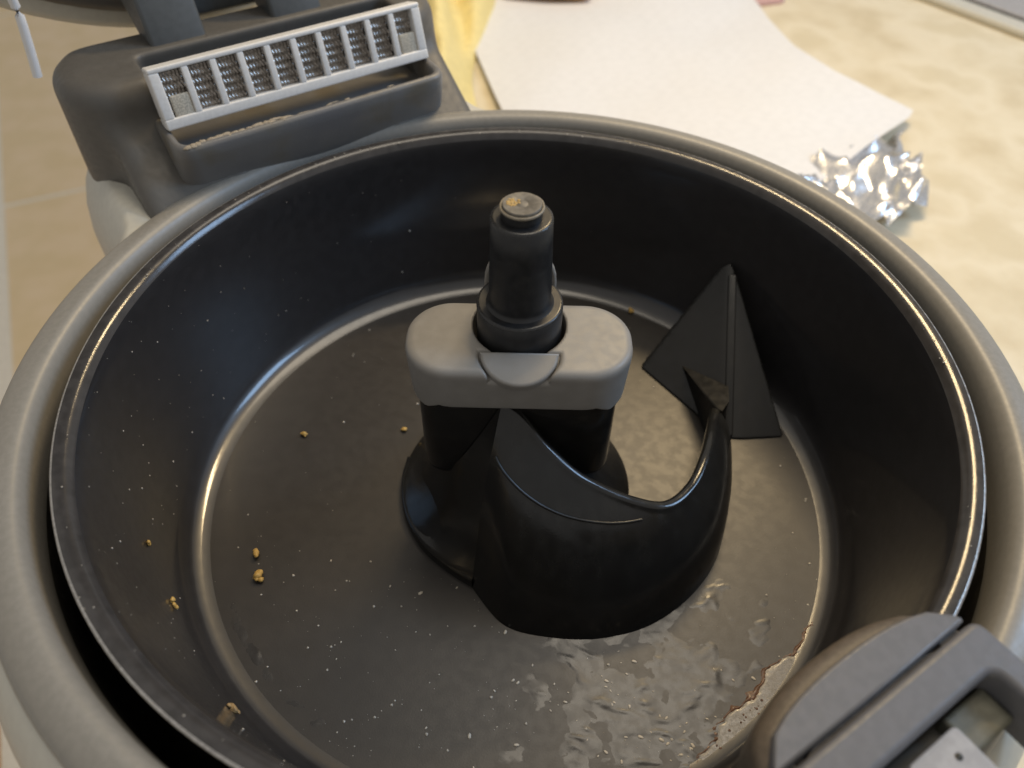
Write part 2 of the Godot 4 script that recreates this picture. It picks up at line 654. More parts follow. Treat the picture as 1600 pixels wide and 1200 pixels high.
# ------------------------------------------------------------------ the fryer's body
func machine() -> void:
	var t := thing("air_fryer", "open fryer body with grey rim ring, light grey shell and dark rear hinge housing", "air fryer", Vector3(0, -0.13, 0), TURN)
	var up := Vector3(0, 0.13, 0)
	# shell: a round bowl joined to a straight-sided rear, in plan (x across, z towards the handle)
	var circle := PackedVector2Array()
	for i in 120:
		circle.append(Vector2(cos(TAU * i / 120), sin(TAU * i / 120)) * 165.0)
	var rear := round_poly([Vector2(-92, -60), Vector2(-92, -222), Vector2(84, -222), Vector2(84, -60)], 38.0, 8)
	var plan: PackedVector2Array = Geometry2D.merge_polygons(circle, rear)[0]
	plan = Geometry2D.offset_polygon(Geometry2D.offset_polygon(plan, 18.0, Geometry2D.JOIN_ROUND)[0], -18.0, Geometry2D.JOIN_ROUND)[0]
	plan = even(plan, 200)
	# the shell is a skin: rows of the plan from the foot up to its inner edge under the rim ring
	var st := begin()
	var rows := []
	var nn := normals_of(plan)
	for s in [[14.0, -129.0], [10.0, -129.0], [5.0, -122.0], [2.0, -100.0], [0.0, -60.0], [0.0, -34.0], [1.5, -24.0], [4.0, -16.0], [7.5, -9.5], [10.2, -6.0], [12.6, -4.6], [21.0, -5.4]]:
		var row := PackedVector3Array()
		for i in plan.size():
			var q: Vector2 = plan[i] - nn[i] * s[0]
			row.append(V(q.x, s[1], q.y))
		rows.append(row)
	grid(st, rows, true, 1)
	obj("shell", finish(st), M.shell, t, up)
	# rim ring: rounded dark grey ring round the well
	var ring := [Vector2(154.6, -12), Vector2(154.3, -4.2)]
	ring.append_array([Vector2(153.7, -2.8), Vector2(152.4, -1.7), Vector2(150.4, -0.8), Vector2(148.2, -0.15), Vector2(146.2, 0.05), Vector2(144.5, -0.35), Vector2(143.1, -1.6), Vector2(142.0, -4.2), Vector2(141.2, -9.0), Vector2(141.0, -14.0)])
	obj("rim_ring", finish(lathe(ring, 160)), M.ring, t, up)
	obj("well", finish(lathe([Vector2(141.0, -14.0), Vector2(140.4, -40), Vector2(139, -70), Vector2(132, -80), Vector2(120, -84), Vector2(0, -84)], 120)), M.well, t, up)
	# rear housing: one dark moulding with a high back and a front that slopes down to the ring
	var house := func(p: Vector3) -> float:
		# back block
		var q := Vector2(absf(p.x + 5.0) - 79.0 + 20.0, absf(p.z + 188.0) - 23.0 + 20.0)
		var d := Vector2(maxf(q.x, 0), maxf(q.y, 0)).length() + minf(maxf(q.x, q.y), 0.0) - 20.0
		var back := smax(d, p.y - 33.0, 9.0)
		# front saddle between x -74 and 70, sloping from 31 mm at z -185 to -4 at the ring
		var slope := (p.y - lerpf(30.0, -7.0, clampf((p.z + 187.0) / 57.0, 0.0, 1.2))) * 0.84
		var side := absf(p.x + 2.0) - 71.5
		var front := smax(smax(side, slope, 6.0), maxf(p.z + 128.0, -p.z - 204.0), 3.0)
		var body := smin(back, front, 5.0)
		# hollow for the tray
		var tray := smax(smax(absf(p.x) - 53.0, absf(p.z + 164.0) - 23.0, 4.0), 8.0 - p.y, 3.0)
		body = smax(body, -tray, 2.0)
		body = maxf(body, 145.0 - Vector2(p.x, p.z).length())
		# step on the left flank
		return maxf(body, -14.0 - p.y)
	obj("hinge_housing", nets(house, Vector3(-90, -17, -236), Vector3(82, 42, -120), 1.5), M.housing, t, up)
	# filter tray: a box of four walls standing on the saddle
	st = begin()
	tray_into(st)
	obj("filter_tray", finish(st), M.tray, t, up)
	# crust along the lip of the tray
	var crust := begin()
	var x := -52.0
	while x < 50.0:
		var big := (1.0 if x < -12.0 else 0.35) * rng.randf_range(0.5, 1.0)
		if rng.randf() < (1.0 if x < -12.0 else 0.5):
			blob_into(crust, V(x, 17.6, -140.0 + rng.randf_range(-1.4, 0.8)), Vector3(rng.randf_range(1.4, 3.0), 0.9 * big, rng.randf_range(1.0, 2.2) * big) * MM, rng.randi())
		x += rng.randf_range(1.2, 2.4)
	obj("burnt_crust", finish(crust), M.grime, t, up)
	# two hinge arms that carry the lid
	for ax in [-34.0, 16.0]:
		st = begin()
		var prof := round_poly([Vector2(-189, 30), Vector2(-200, 58), Vector2(-214, 72), Vector2(-232, 68), Vector2(-232, 40), Vector2(-208, 30), Vector2(-204, 24), Vector2(-195, 24)], 5.0)
		side_slab(st, prof, ax - 11.0, ax + 11.0, 1.6)
		obj("hinge_arm", finish(st), M.arm, t, up)
	st = begin()
	rbox_into(st, V(46, 22, 14), 0.003, Transform3D(Basis(), V(-9, 42, -219)))
	rbox_into(st, V(46, 3, 6), 0.001, Transform3D(Basis(), V(-9, 52.5, -212)))
	obj("hinge_bar", finish(st), M.arm, t, up)
	# the lid stands open behind, a shallow dome seen on its inner side
	var lid := Node3D.new()
	lid.name = "lid"
	t.add_child(lid)
	lid.position = up + V(-5, 176, -236)
	lid.rotation.x = PI / 2
	obj("lid_inside", finish(lathe([Vector2(0, -26), Vector2(60, -25), Vector2(110, -18), Vector2(136, -8), Vector2(141, -1), Vector2(143, 1.5), Vector2(147, 2), Vector2(150, 0.5), Vector2(151.2, -2.5), Vector2(151.2, -7)], 120)), M.housing, lid)
	obj("lid_shell", finish(lathe([Vector2(150.6, -4.5), Vector2(156.2, -4.5), Vector2(159.4, -7), Vector2(160.4, -11), Vector2(157, -24), Vector2(140, -36), Vector2(100, -46), Vector2(0, -50)], 120)), M.shell, lid)
	var strip := []
	for i in 17:
		strip.append(cr([Vector3(-93, 96, -208), Vector3(-86.0, 70, -200.5), Vector3(-84.2, 54, -200), Vector3(-85.2, 42, -199.6), Vector3(-86.9, 29.0, -199)], i / 4.0) * MM)
	obj("seal_strip", tube(strip, 0.0017, 10), M.paper, t, up)


func even(o: PackedVector2Array, count: int) -> PackedVector2Array:
	var total := 0.0
	for i in o.size():
		total += o[i].distance_to(o[(i + 1) % o.size()])
	var out := PackedVector2Array()
	var want := 0.0
	var run := 0.0
	for i in o.size():
		var a := o[i]
		var b := o[(i + 1) % o.size()]
		var d := a.distance_to(b)
		while want < run + d and out.size() < count:
			out.append(a.lerp(b, (want - run) / d))
			want += total / count
		run += d
	return out


# a profile in (z, y) mm extruded along x
func side_slab(st: SurfaceTool, prof: PackedVector2Array, x0: float, x1: float, r: float) -> void:
	var nn := normals_of(prof)
	var rows := []
	for s in [[r, x0], [r * 0.3, x0 + r * 0.3], [0.0, x0 + r], [0.0, x1 - r], [r * 0.3, x1 - r * 0.3], [r, x1]]:
		var row := PackedVector3Array()
		for i in prof.size():
			var q: Vector2 = prof[i] - nn[i] * s[0]
			row.append(V(s[1], q.y, q.x))
		rows.append(row)
	grid(st, rows, true, 1)
	for e in 2:
		var row: PackedVector3Array = rows[0] if e == 0 else rows[-1]
		var flat := PackedVector2Array()
		for q in row:
			flat.append(Vector2(q.z, q.y) * 1000.0)
		var ids := Geometry2D.triangulate_polygon(flat)
		for k in range(0, ids.size(), 3):
			if e == 0:
				tri(st, row[ids[k]], row[ids[k + 1]], row[ids[k + 2]], 2)
			else:
				tri(st, row[ids[k]], row[ids[k + 2]], row[ids[k + 1]], 2)


func tray_into(st: SurfaceTool) -> void:
	# rounded rectangle walls, from the foot outside over the lip and down inside
	var rows := []
	for s in [[0.0, -9.0, 7.0], [0.0, 3.0, 3.0], [0.0, 12.0, 0.6], [0.0, 16.4, 0.0], [0.5, 17.6, 0.0], [1.6, 18.2, 0.0], [2.8, 17.7, 0.0], [3.4, 16.4, 0.0], [4.0, 9.4, 0.0]]:
		var w: float = 57.0 - s[0]
		var o := round_poly([Vector2(-w, -137.5 - s[0]), Vector2(w, -137.5 - s[0]), Vector2(w, -190.0 + s[0]), Vector2(-w, -190.0 + s[0])], 8.0 - s[0] * 0.6, 6)
		var row := PackedVector3Array()
		for q in o:
			var f := clampf((q.y + 150.0) / 12.0, 0.0, 1.0)     # the front wall bellies out towards the ring
			row.append(V(q.x, s[1], q.y - s[2] * f))
		rows.append(row)
	grid(st, rows, true, 1)
	var last: PackedVector3Array = rows[-1]
	var c := Vector3.ZERO
	for q in last:
		c += q / last.size()
	for i in last.size():
		tri(st, c, last[(i + 1) % last.size()], last[i], 2)


func blob_into(st: SurfaceTool, at: Vector3, r: Vector3, sd: int, segs := 7, rings := 5) -> void:
	var g := RandomNumberGenerator.new()
	g.seed = sd
	var rows := []
	for i in rings + 1:
		var la := PI * i / rings
		var row := PackedVector3Array()
		for j in segs:
			var a := TAU * j / segs
			var k := g.randf_range(0.72, 1.12) if i > 0 and i < rings else 1.0
			row.append(at + Vector3(sin(la) * cos(a), cos(la), sin(la) * sin(a)) * r * k)
		rows.append(row)
	grid(st, rows, true, 1)


# ------------------------------------------------------------------ the filter standing in the tray
func cassette() -> void:
	var t := thing("filter_cassette", "light grey filter frame of ten openings leaning in the dark tray", "filter", Vector3.ZERO, TURN)
	t.position = Basis(Vector3.UP, TURN) * V(0.5, 19, -151.5)
	var lean := Basis(Vector3.RIGHT, deg_to_rad(-17.0))
	t.basis = Basis(Vector3.UP, TURN) * lean
	var w := 111.0
	var h := 22.0
	var st := begin()
	# outline rails
	rbox_into(st, V(w, 1.9, 9), 0.0007, Transform3D(Basis(), V(0, h - 0.95, -4.5)))
	rbox_into(st, V(w, 4.0, 9), 0.0007, Transform3D(Basis(), V(0, 2.0, -4.5)))
	for s in [-1, 1]:
		rbox_into(st, V(4.0, h - 5.4, 9), 0.0007, Transform3D(Basis(), V(s * (w * 0.5 - 2.0), h * 0.5 + 1.0, -4.55)))
	obj("frame", finish(st), M.frame, t)
	var pitch := (w - 8.0 + 2.6) / 10.0
	for i in 9:
		var bx: float = -w * 0.5 + 4.0 + pitch * (i + 1) - 1.3
		obj("bar", rbox(V(2.6, h - 5.4, 2.2), 0.0006), M.frame, t, V(bx, h * 0.5 + 1.0, -1.2))
	# pressed wire mesh behind each opening: rows of little zigzag ridges
	var gw := pitch - 1.8
	var gh := h - 5.0
	st = begin()
	var rows := []
	var nx := 20
	var ny := 30
	for j in ny + 1:
		var row := PackedVector3Array()
		var yy := gh * j / ny
		for i in nx + 1:
			var xx := gw * i / nx - gw * 0.5
			var zig := absf(fposmod(xx / 1.25 + (0.5 if int(yy / 2.9) % 2 == 1 else 0.0), 1.0) - 0.5) * 2.0
			var wave := absf(fposmod(yy / 2.9 + zig * 0.5, 1.0) - 0.5) * 2.0
			row.append(V(xx, 2.5 + yy, -4.4 + wave * 0.4 + zig * 1.0))
		rows.append(row)
	rows.reverse()
	grid(st, rows, false, 0)
	var net := finish(st)
	for i in 10:
		var gx: float = -w * 0.5 + 4.0 + pitch * i + (pitch - 2.6) * 0.5
		obj("wire_mesh", net, M.mesh, t, V(gx, 0, 0))
	var back := obj("back_plate", rbox(V(w - 3, h - 3, 1.2), 0.0004), M.housing, t, V(0, h * 0.5, -8.0))
	back.set_meta("label", "dark plate behind the wire mesh")
	for i in [0, 9]:
		var gx: float = -w * 0.5 + 4.0 + pitch * i + (pitch - 2.6) * 0.5
		obj("foam_pad", rbox(V(pitch - 3.2, 8.5, 2.2), 0.0007), M.foam, t, V(gx + 0.4, 7.2, -1.9))


# ------------------------------------------------------------------ the pan
func pan() -> void:
	var t := thing("cooking_pan", "round black non-stick frying pan set in the fryer, greasy inside", "pan", Vector3(0, -0.075, 0), TURN)
	var up := Vector3(0, 0.075, 0)
	var prof := [Vector2(0, -71), Vector2(60, -71), Vector2(100, -71), Vector2(110.5, -70.9)]
	prof.append_array([Vector2(113.0, -70.3), Vector2(115.2, -69.2), Vector2(117.0, -67.5), Vector2(118.3, -65.2), Vector2(119.2, -62.4)])
	prof.append_array([Vector2(122.0, -46), Vector2(125.2, -27), Vector2(128.3, -8.0), Vector2(128.9, -4.6), Vector2(129.5, -2.7), Vector2(130.4, -1.2), Vector2(131.5, -0.35), Vector2(132.8, 0.0), Vector2(134.4, 0.0)])
	obj("bowl", finish(lathe(prof.slice(3, 14), 220)), M.nonstick, t, up)
	obj("pan_floor", finish(lathe(prof.slice(0, 4), 180)), M.worn, t, up)
	obj("lip", finish(lathe(prof.slice(13), 220)), M.lip, t, up)
	obj("bare_edge", finish(lathe([Vector2(134.4, 0.0), Vector2.INF, Vector2(135.0, -0.25), Vector2(135.2, -0.8), Vector2(134.7, -1.5), Vector2.INF, Vector2(134.0, -1.6)], 220)), M.bare, t, up)
	obj("outside", finish(lathe([Vector2(134.0, -1.6), Vector2(132.0, -2.2), Vector2(130.4, -5), Vector2(124.6, -44), Vector2(121.4, -64), Vector2(119, -70), Vector2(113, -73.6), Vector2(0, -73.6)], 160)), M.black, t, up)
	# handle, in the pan's own axes: x across, z outwards
	var h := Node3D.new()
	h.name = "handle"
	t.add_child(h)
	h.position = up
	# clamp that reaches into the pan: a rounded brown-black body under a grey cover
	var d := []
	for i in 13:
		var a := lerpf(-1.0, 1.0, i / 12.0)
		d.append(Vector2(a * 31.0, 132.0 - 13.5 * sqrt(maxf(1.0 - pow(absf(a), 2.3), 0.0))))
	d.append(Vector2(31.0, 138.0))
	d.append(Vector2(-31.0, 138.0))
	obj("clamp_body", slab(smooth_poly(d, 2), -13.0, 8.0, 4.5, 5.0), M.handle_brown, h)
	var d2 := []
	for i in 13:
		var a := lerpf(-1.0, 1.0, i / 12.0)
		d2.append(Vector2(1.0 + a * 29.0, 130.2 - 7.4 * sqrt(maxf(1.0 - pow(absf(a), 2.2), 0.0))))
	d2.append(Vector2(30.0, 132.0))
	d2.append(Vector2(-28.0, 132.0))
	obj("clamp_cover", slab(d2, 6.0, 10.8, 0.8, 0.0), M.handle, h)
	# handle frame: a cross bar over the rim and two rails
	var bar := PackedVector2Array()
	bar = round_poly([Vector2(-33, 133.0), Vector2(32.5, 133.0), Vector2(33.5, 218), Vector2(25.5, 218), Vector2(25.5, 142.4), Vector2(-25, 142.4), Vector2(-25, 218), Vector2(-34, 218)], 3.2, 6)
	obj("handle_frame", slab(bar, -3.0, 11.6, 1.6, 1.0), M.handle, h)
	obj("pivot_block", rbox(V(13.6, 7, 8.5), 0.0010), M.pivot, h, V(18.6, 0.6, 147.2))
	obj("latch", slab(round_poly([Vector2(-4, 145.0), Vector2(11.5, 145.0), Vector2(11.5, 160), Vector2(-4, 160)], 1.6), 1.0, 6.8, 0.5, 0.0), M.latch, h)
	obj("latch_hole", finish(lathe([Vector2(0, 0.15), Vector2(0.8, 0.15), Vector2(0.8, 0.0)], 10)), M.handle_dark, h, V(6.6, 6.8, 149.5))
	obj("grip", rbox(V(66, 22, 46), 0.008), M.handle, h, V(0, 3.0, 238))


# ------------------------------------------------------------------ the stirring paddle
const FP := [Vector3(-14, 0, 42), Vector3(-3, 0, 55), Vector3(12, 0, 59), Vector3(28, 0, 59), Vector3(45, 0, 54), Vector3(60, 0, 43), Vector3(71, 0, 28), Vector3(77, 0, 9), Vector3(79, 0, -8), Vector3(80, 0, -22), Vector3(80, 0, -36), Vector3(74, 0, -48), Vector3(67, 0, -58)]
const TP := [Vector3(-5, -7, 16), Vector3(-1, -10, 17.5), Vector3(8.5, -20, 23), Vector3(20, -28.5, 28), Vector3(36, -35, 31.5), Vector3(49, -38, 31), Vector3(59.6, -40, 21), Vector3(67, -41, 6), Vector3(72.5, -45, -11), Vector3(77, -54, -25), Vector3(80.5, -62, -36), Vector3(75, -63, -48), Vector3(67.7, -62, -57.5)]


func scoop_point(u: float, v: float) -> Vector3:
	var f := cr(FP, u)
	var t := cr(TP, u)
	f.y = -70.9
	var o := Vector3(f.x - t.x, 0, f.z - t.z)
	o = o.normalized() if o.length() > 1.0 else Vector3.ZERO
	return f + (t - f) * v + (o + Vector3(0, 0.5, 0)) * 3.5 * sin(PI * v)


func paddle() -> void:
	var t := thing("stirring_paddle", "black stirring paddle with grey release block on its central post", "paddle", Vector3(0, -0.071, 0))
	var up := Vector3(0, 0.071, 0)
	# scoop: a wall that leans in, with a rounded rim and a steep inner face
	var st := begin()
	var rows := []
	var last := 9.0
	var steps := 132
	for i in steps + 1:
		var u := float(i) / steps * last
		var tp := cr(TP, u)
		var tn := cr(TP, minf(u + 0.05, last)) - cr(TP, maxf(u - 0.05, 0.0))
		var inw := Vector3(-tn.z, 0, tn.x).normalized()      # to the inside of the curl
		if inw.dot(Vector3(34, 0, 0) - Vector3(tp.x, 0, tp.z)) < 0.0 and u > 1.0:
			inw = -inw
		if u <= 1.0:
			inw = Vector3(tn.z, 0, -tn.x).normalized()
			if inw.x < 0.0:
				inw = -inw
		var row := PackedVector3Array()
		for k in 13:
			row.append(scoop_point(u, float(k) / 12.0 * 0.97) * MM)
		var edge := scoop_point(u, 0.97)
		var top := Vector3(tp.x, tp.y, tp.z)
		for k in 9:                                           # the rounded rim
			var a := PI * (0.1 + 0.9 * k / 8.0)
			row.append((top + inw * (2.0 - 2.0 * cos(a)) + Vector3(0, 1.7 * sin(a) - 0.5, 0)) * MM)
		row.append((top + inw * 4.15 + Vector3(0, -3.0, 0)) * MM)
		var foot := Vector3(tp.x, -70.9, tp.z) + inw * 3.0
		row.append((top + inw * 4.2).lerp(foot, 0.5) * MM)
		row.append(foot * MM)
		rows.append(row)
	grid(st, rows, false, 1)
	obj("scoop", finish(st), M.black, t, up)
	# rib: the scoop's top runs out into the face of the plough
	st = begin()
	var top := PackedVector3Array([V(67.7, -62.6, -57.4), V(82.6, -55.5, -39.5), V(81.0, -53.5, -30.0), V(77.6, -53.8, -25.0), V(74.6, -54.2, -28.0), V(73.6, -57.0, -36.0)])
	for k in range(1, 5):
		tri(st, top[0], top[k], top[k + 1], 1)
	for k in 6:
		var a2 := top[k]
		var b2 := top[(k + 1) % 6]
		quad(st, a2, b2, Vector3(b2.x, -0.0709, b2.z), Vector3(a2.x, -0.0709, a2.z), 2)
	obj("rib", finish(st), M.plough, t, up)
	# the flank left of the scoop slopes from the stem down to the foot
	var ff := [Vector3(-14, 0, 42), Vector3(-24, 0, 35.5), Vector3(-33, 0, 27), Vector3(-39.5, 0, 15), Vector3(-42.3, 0, 1), Vector3(-41.5, 0, -10)]
	var ft := [Vector3(-5, -7, 15.5), Vector3(-12, -22, 15.5), Vector3(-20, -37, 15), Vector3(-26, -46, 11), Vector3(-30, -50, 5), Vector3(-30, -50, -4)]
	st = begin()
	rows = []
	for i in 41:
		var u := i / 40.0 * 5.0
		var f := cr(ff, u)
		var tp := cr(ft, u)
		f.y = -66.8
		var row := PackedVector3Array()
		row.append(V(f.x, -70.9, f.z))
		row.append(V(f.x, -67.6, f.z))
		row.append(V(f.x * 0.993, -66.9, f.z * 0.993))
		for k in range(1, 13):
			var v := k / 12.0
			var q := f.lerp(tp, v)
			q.y -= 10.0 * sin(PI * v) * (1.0 - i / 70.0)
			row.append(q * MM)
		rows.append(row)
	rows.reverse()
	grid(st, rows, false, 1)
	obj("flank", finish(st), M.black, t, up)
	# a thin raised line on the outside of the scoop
	var line := []
	var ctrl := [Vector2(0.30, 0.78), Vector2(0.75, 0.745), Vector2(1.4, 0.725), Vector2(2.15, 0.74), Vector2(2.8, 0.775), Vector2(3.45, 0.825), Vector2(4.2, 0.915)]
	for i in 49:
		var x := i / 8.0
		var k := mini(int(x), 5)
		var q: Vector2 = ctrl[k].cubic_interpolate(ctrl[k + 1], ctrl[maxi(k - 1, 0)], ctrl[mini(k + 2, 6)], x - k)
		line.append(scoop_point(q.x, q.y) * MM)
	obj("moulding_line", tube(line, 0.00055, 6), M.plough, t, up)
	# hub: the tapered stem under the block, and its sloping foot
	var foot := [Vector2(22, -40), Vector2(26, -48), Vector2(30.5, -55), Vector2(35, -61), Vector2(39.2, -65.2), Vector2(41.0, -66.6), Vector2(41.9, -67.8), Vector2(42.2, -70.9)]
	obj("hub_foot", finish(lathe(foot, 96)), M.black, t, up)
	st = begin()
	var so := round_poly([Vector2(-31, -5), Vector2(31, -5), Vector2(31, 15), Vector2(-31, 15)], 9.0, 8)
	slab_into(st, so, -45.0, -3.0, 0.5, 5.0, 0.0)
	obj("hub_stem", finish(st), M.black, t, up)
	# plough: the pyramid blade at the end of the scoop
	var A := V(52, -70.6, -64)
	var B1 := V(81.2, -70.6, -26.8)
	var B2 := V(85.9, -70.6, -25.2)
	var D := V(105.5, -70.6, -27)
	var T1 := V(85.6, -34.8, -83)
	var T2 := V(88.2, -34.6, -83.3)
	var c0 := (A + D + T1 + B1) * 0.25
	var faces := []
	for q in [[A, T1, B1], [B1, T1, B2], [B2, T2, D], [A, D, T2], [A, B1, D]]:
		var fnrm: Vector3 = (q[1] - q[0]).cross(q[2] - q[0]).normalized()
		if fnrm.dot(c0 - q[0]) > 0.0:
			fnrm = -fnrm
		faces.append([fnrm, fnrm.dot(q[0]) * 1000.0 + 0.25])
	var blade := func(p: Vector3) -> float:
		var d := -1e9
		for q in faces:
			d = smax(d, q[0].dot(p) - q[1], 0.9)
		return d
	obj("plough", nets(blade, Vector3(49, -73, -87), Vector3(109, -31, -22), 0.55), M.plough, t, up)
	var bar_mid := (B1 + B2 + T1 + T2) * 0.25
	var by := (T1 + T2 - B1 - B2).normalized()
	var bz: Vector3 = (faces[1][0] - by * by.dot(faces[1][0])).normalized()
	st = begin()
	rbox_into(st, Vector3(0.0034, ((T1 + T2 - B1 - B2) * 0.5).length() - 0.001, 0.003), 0.0006, Transform3D(Basis(by.cross(bz), by, bz), bar_mid - bz * 0.0006))
	obj("plough_ridge", finish(st), M.plough, t, up)
	# release block of soft grey plastic
	var block := func(p: Vector3) -> float:
		var y := p.y
		var taper := (12.5 - y) * 0.05
		var q := Vector2(absf(p.x) - 33.6 + taper + 14.0, absf(p.z - 5.5) - 15.6 + taper + 14.0)
		var d := Vector2(maxf(q.x, 0), maxf(q.y, 0)).length() + minf(maxf(q.x, q.y), 0.0) - 14.0
		var body := smax(d, y - 12.6, 3.0)
		body = smax(body, -6.6 - y, 1.0)
		body = smax(body, -maxf(absf(p.x) - 27.5 + 1.2 * (y + 6.6), y + 3.2), 1.0)      # shallow arch along the bottom
		# pocket for the tab between the two lobes
		var pocket := maxf(Vector2(p.x - 0.2, (p.z - 13.2) * 1.12).length() - 11.7, maxf(12.0 - p.z, lerpf(11.4, 8.6, (p.z - 13.0) / 9.0) - y))
		body = smax(body, -pocket, 1.4)
		return smax(body, -maxf(Vector2(p.x, p.z).length() - 13.9, -4.0 - y), 0.6)
	obj("release_block", nets(block, Vector3(-36, -9, -12), Vector3(36, 14.5, 23), 0.62), M.block, t, up)
	# thumb tab: a half disc that slopes forward
	var tab := PackedVector2Array()
	for i in 25:
		var a := PI * i / 24.0
		tab.append(Vector2(cos(a) * 11.3, sin(a) * 10.8))
	var tb := obj("thumb_tab", slab(tab, -3.0, 0.0, 0.9, 0.0), M.block, t, up + V(0.2, 13.9, 13.2))
	tb.rotation.x = deg_to_rad(19.0)
	# clip behind the post
	st = begin()
	var cp := PackedVector2Array()
	for i in 17:
		var a := PI * i / 16.0
		cp.append(Vector2(cos(a) * 10.8, sin(a) * 13.0))
	cp.append(Vector2(-10.8, -16))
	cp.append(Vector2(10.8, -16))
	var clip := obj("rear_clip", slab(cp, -1.2, 1.2, 0.7, 0.7), M.block, t, up + V(0, 20.5, -10.5))
	clip.rotation.x = deg_to_rad(-90)
	# post
	obj("post_collar", finish(lathe([Vector2(8.6, 21.7), Vector2(11.9, 21.7), Vector2.INF, Vector2(12.6, 21.0), Vector2(12.6, 12.0), Vector2(12.9, -3)], 72)), M.shaft, t, up)
	obj("edge_highlight", finish(lathe([Vector2(11.8, 21.72), Vector2(12.2, 21.66), Vector2(12.5, 21.4), Vector2(12.63, 20.9)], 72)), M.edge, t, up)  # collar bevel, its highlight painted in as a lighter line
	obj("post", finish(lathe([Vector2(5.5, 51.2), Vector2(7.7, 51.2), Vector2.INF, Vector2(8.4, 50.5), Vector2(8.6, 42), Vector2(9.1, 23.4), Vector2(9.3, 22.4), Vector2(9.9, 21.7)], 72)), M.shaft, t, up)
	obj("edge_highlight", finish(lathe([Vector2(7.6, 51.22), Vector2(8.0, 51.15), Vector2(8.3, 50.9), Vector2(8.43, 50.4)], 72)), M.edge, t, up)  # shoulder bevel, painted lighter like the highlight on the collar
	obj("neck", finish(lathe([Vector2(5.6, 51.2), Vector2(5.6, 54.0)], 48)), M.shaft, t, up)
	var cap := obj("post_cap", finish(lathe([Vector2(5.3, 53.6), Vector2(5.8, 53.7), Vector2(6.0, 54.1), Vector2(5.9, 54.45), Vector2(5.6, 54.6), Vector2(5.3, 54.3)], 64)), M.wear, t, up)
	obj("cap_disc", finish(lathe([Vector2(5.2, 54.3), Vector2(5.25, 54.95), Vector2(5.05, 55.15), Vector2.INF, Vector2(1.9, 55.15), Vector2(1.7, 55.0), Vector2(1.5, 55.0), Vector2(1.3, 55.12), Vector2(0, 55.12)], 64)), M.cap, cap)
	st = begin()
	for k in 26:
		var a := rng.randf() * TAU
		var rr := 1.7 * sqrt(rng.randf())
		blob_into(st, V(-2.3 + rr * cos(a), 55.15, -0.6 + rr * sin(a) * 1.1), Vector3(rng.randf_range(0.3, 0.75), 0.09, rng.randf_range(0.3, 0.7)) * MM, rng.randi(), 8, 4)
	obj("food_residue", finish(st), M.residue, cap)


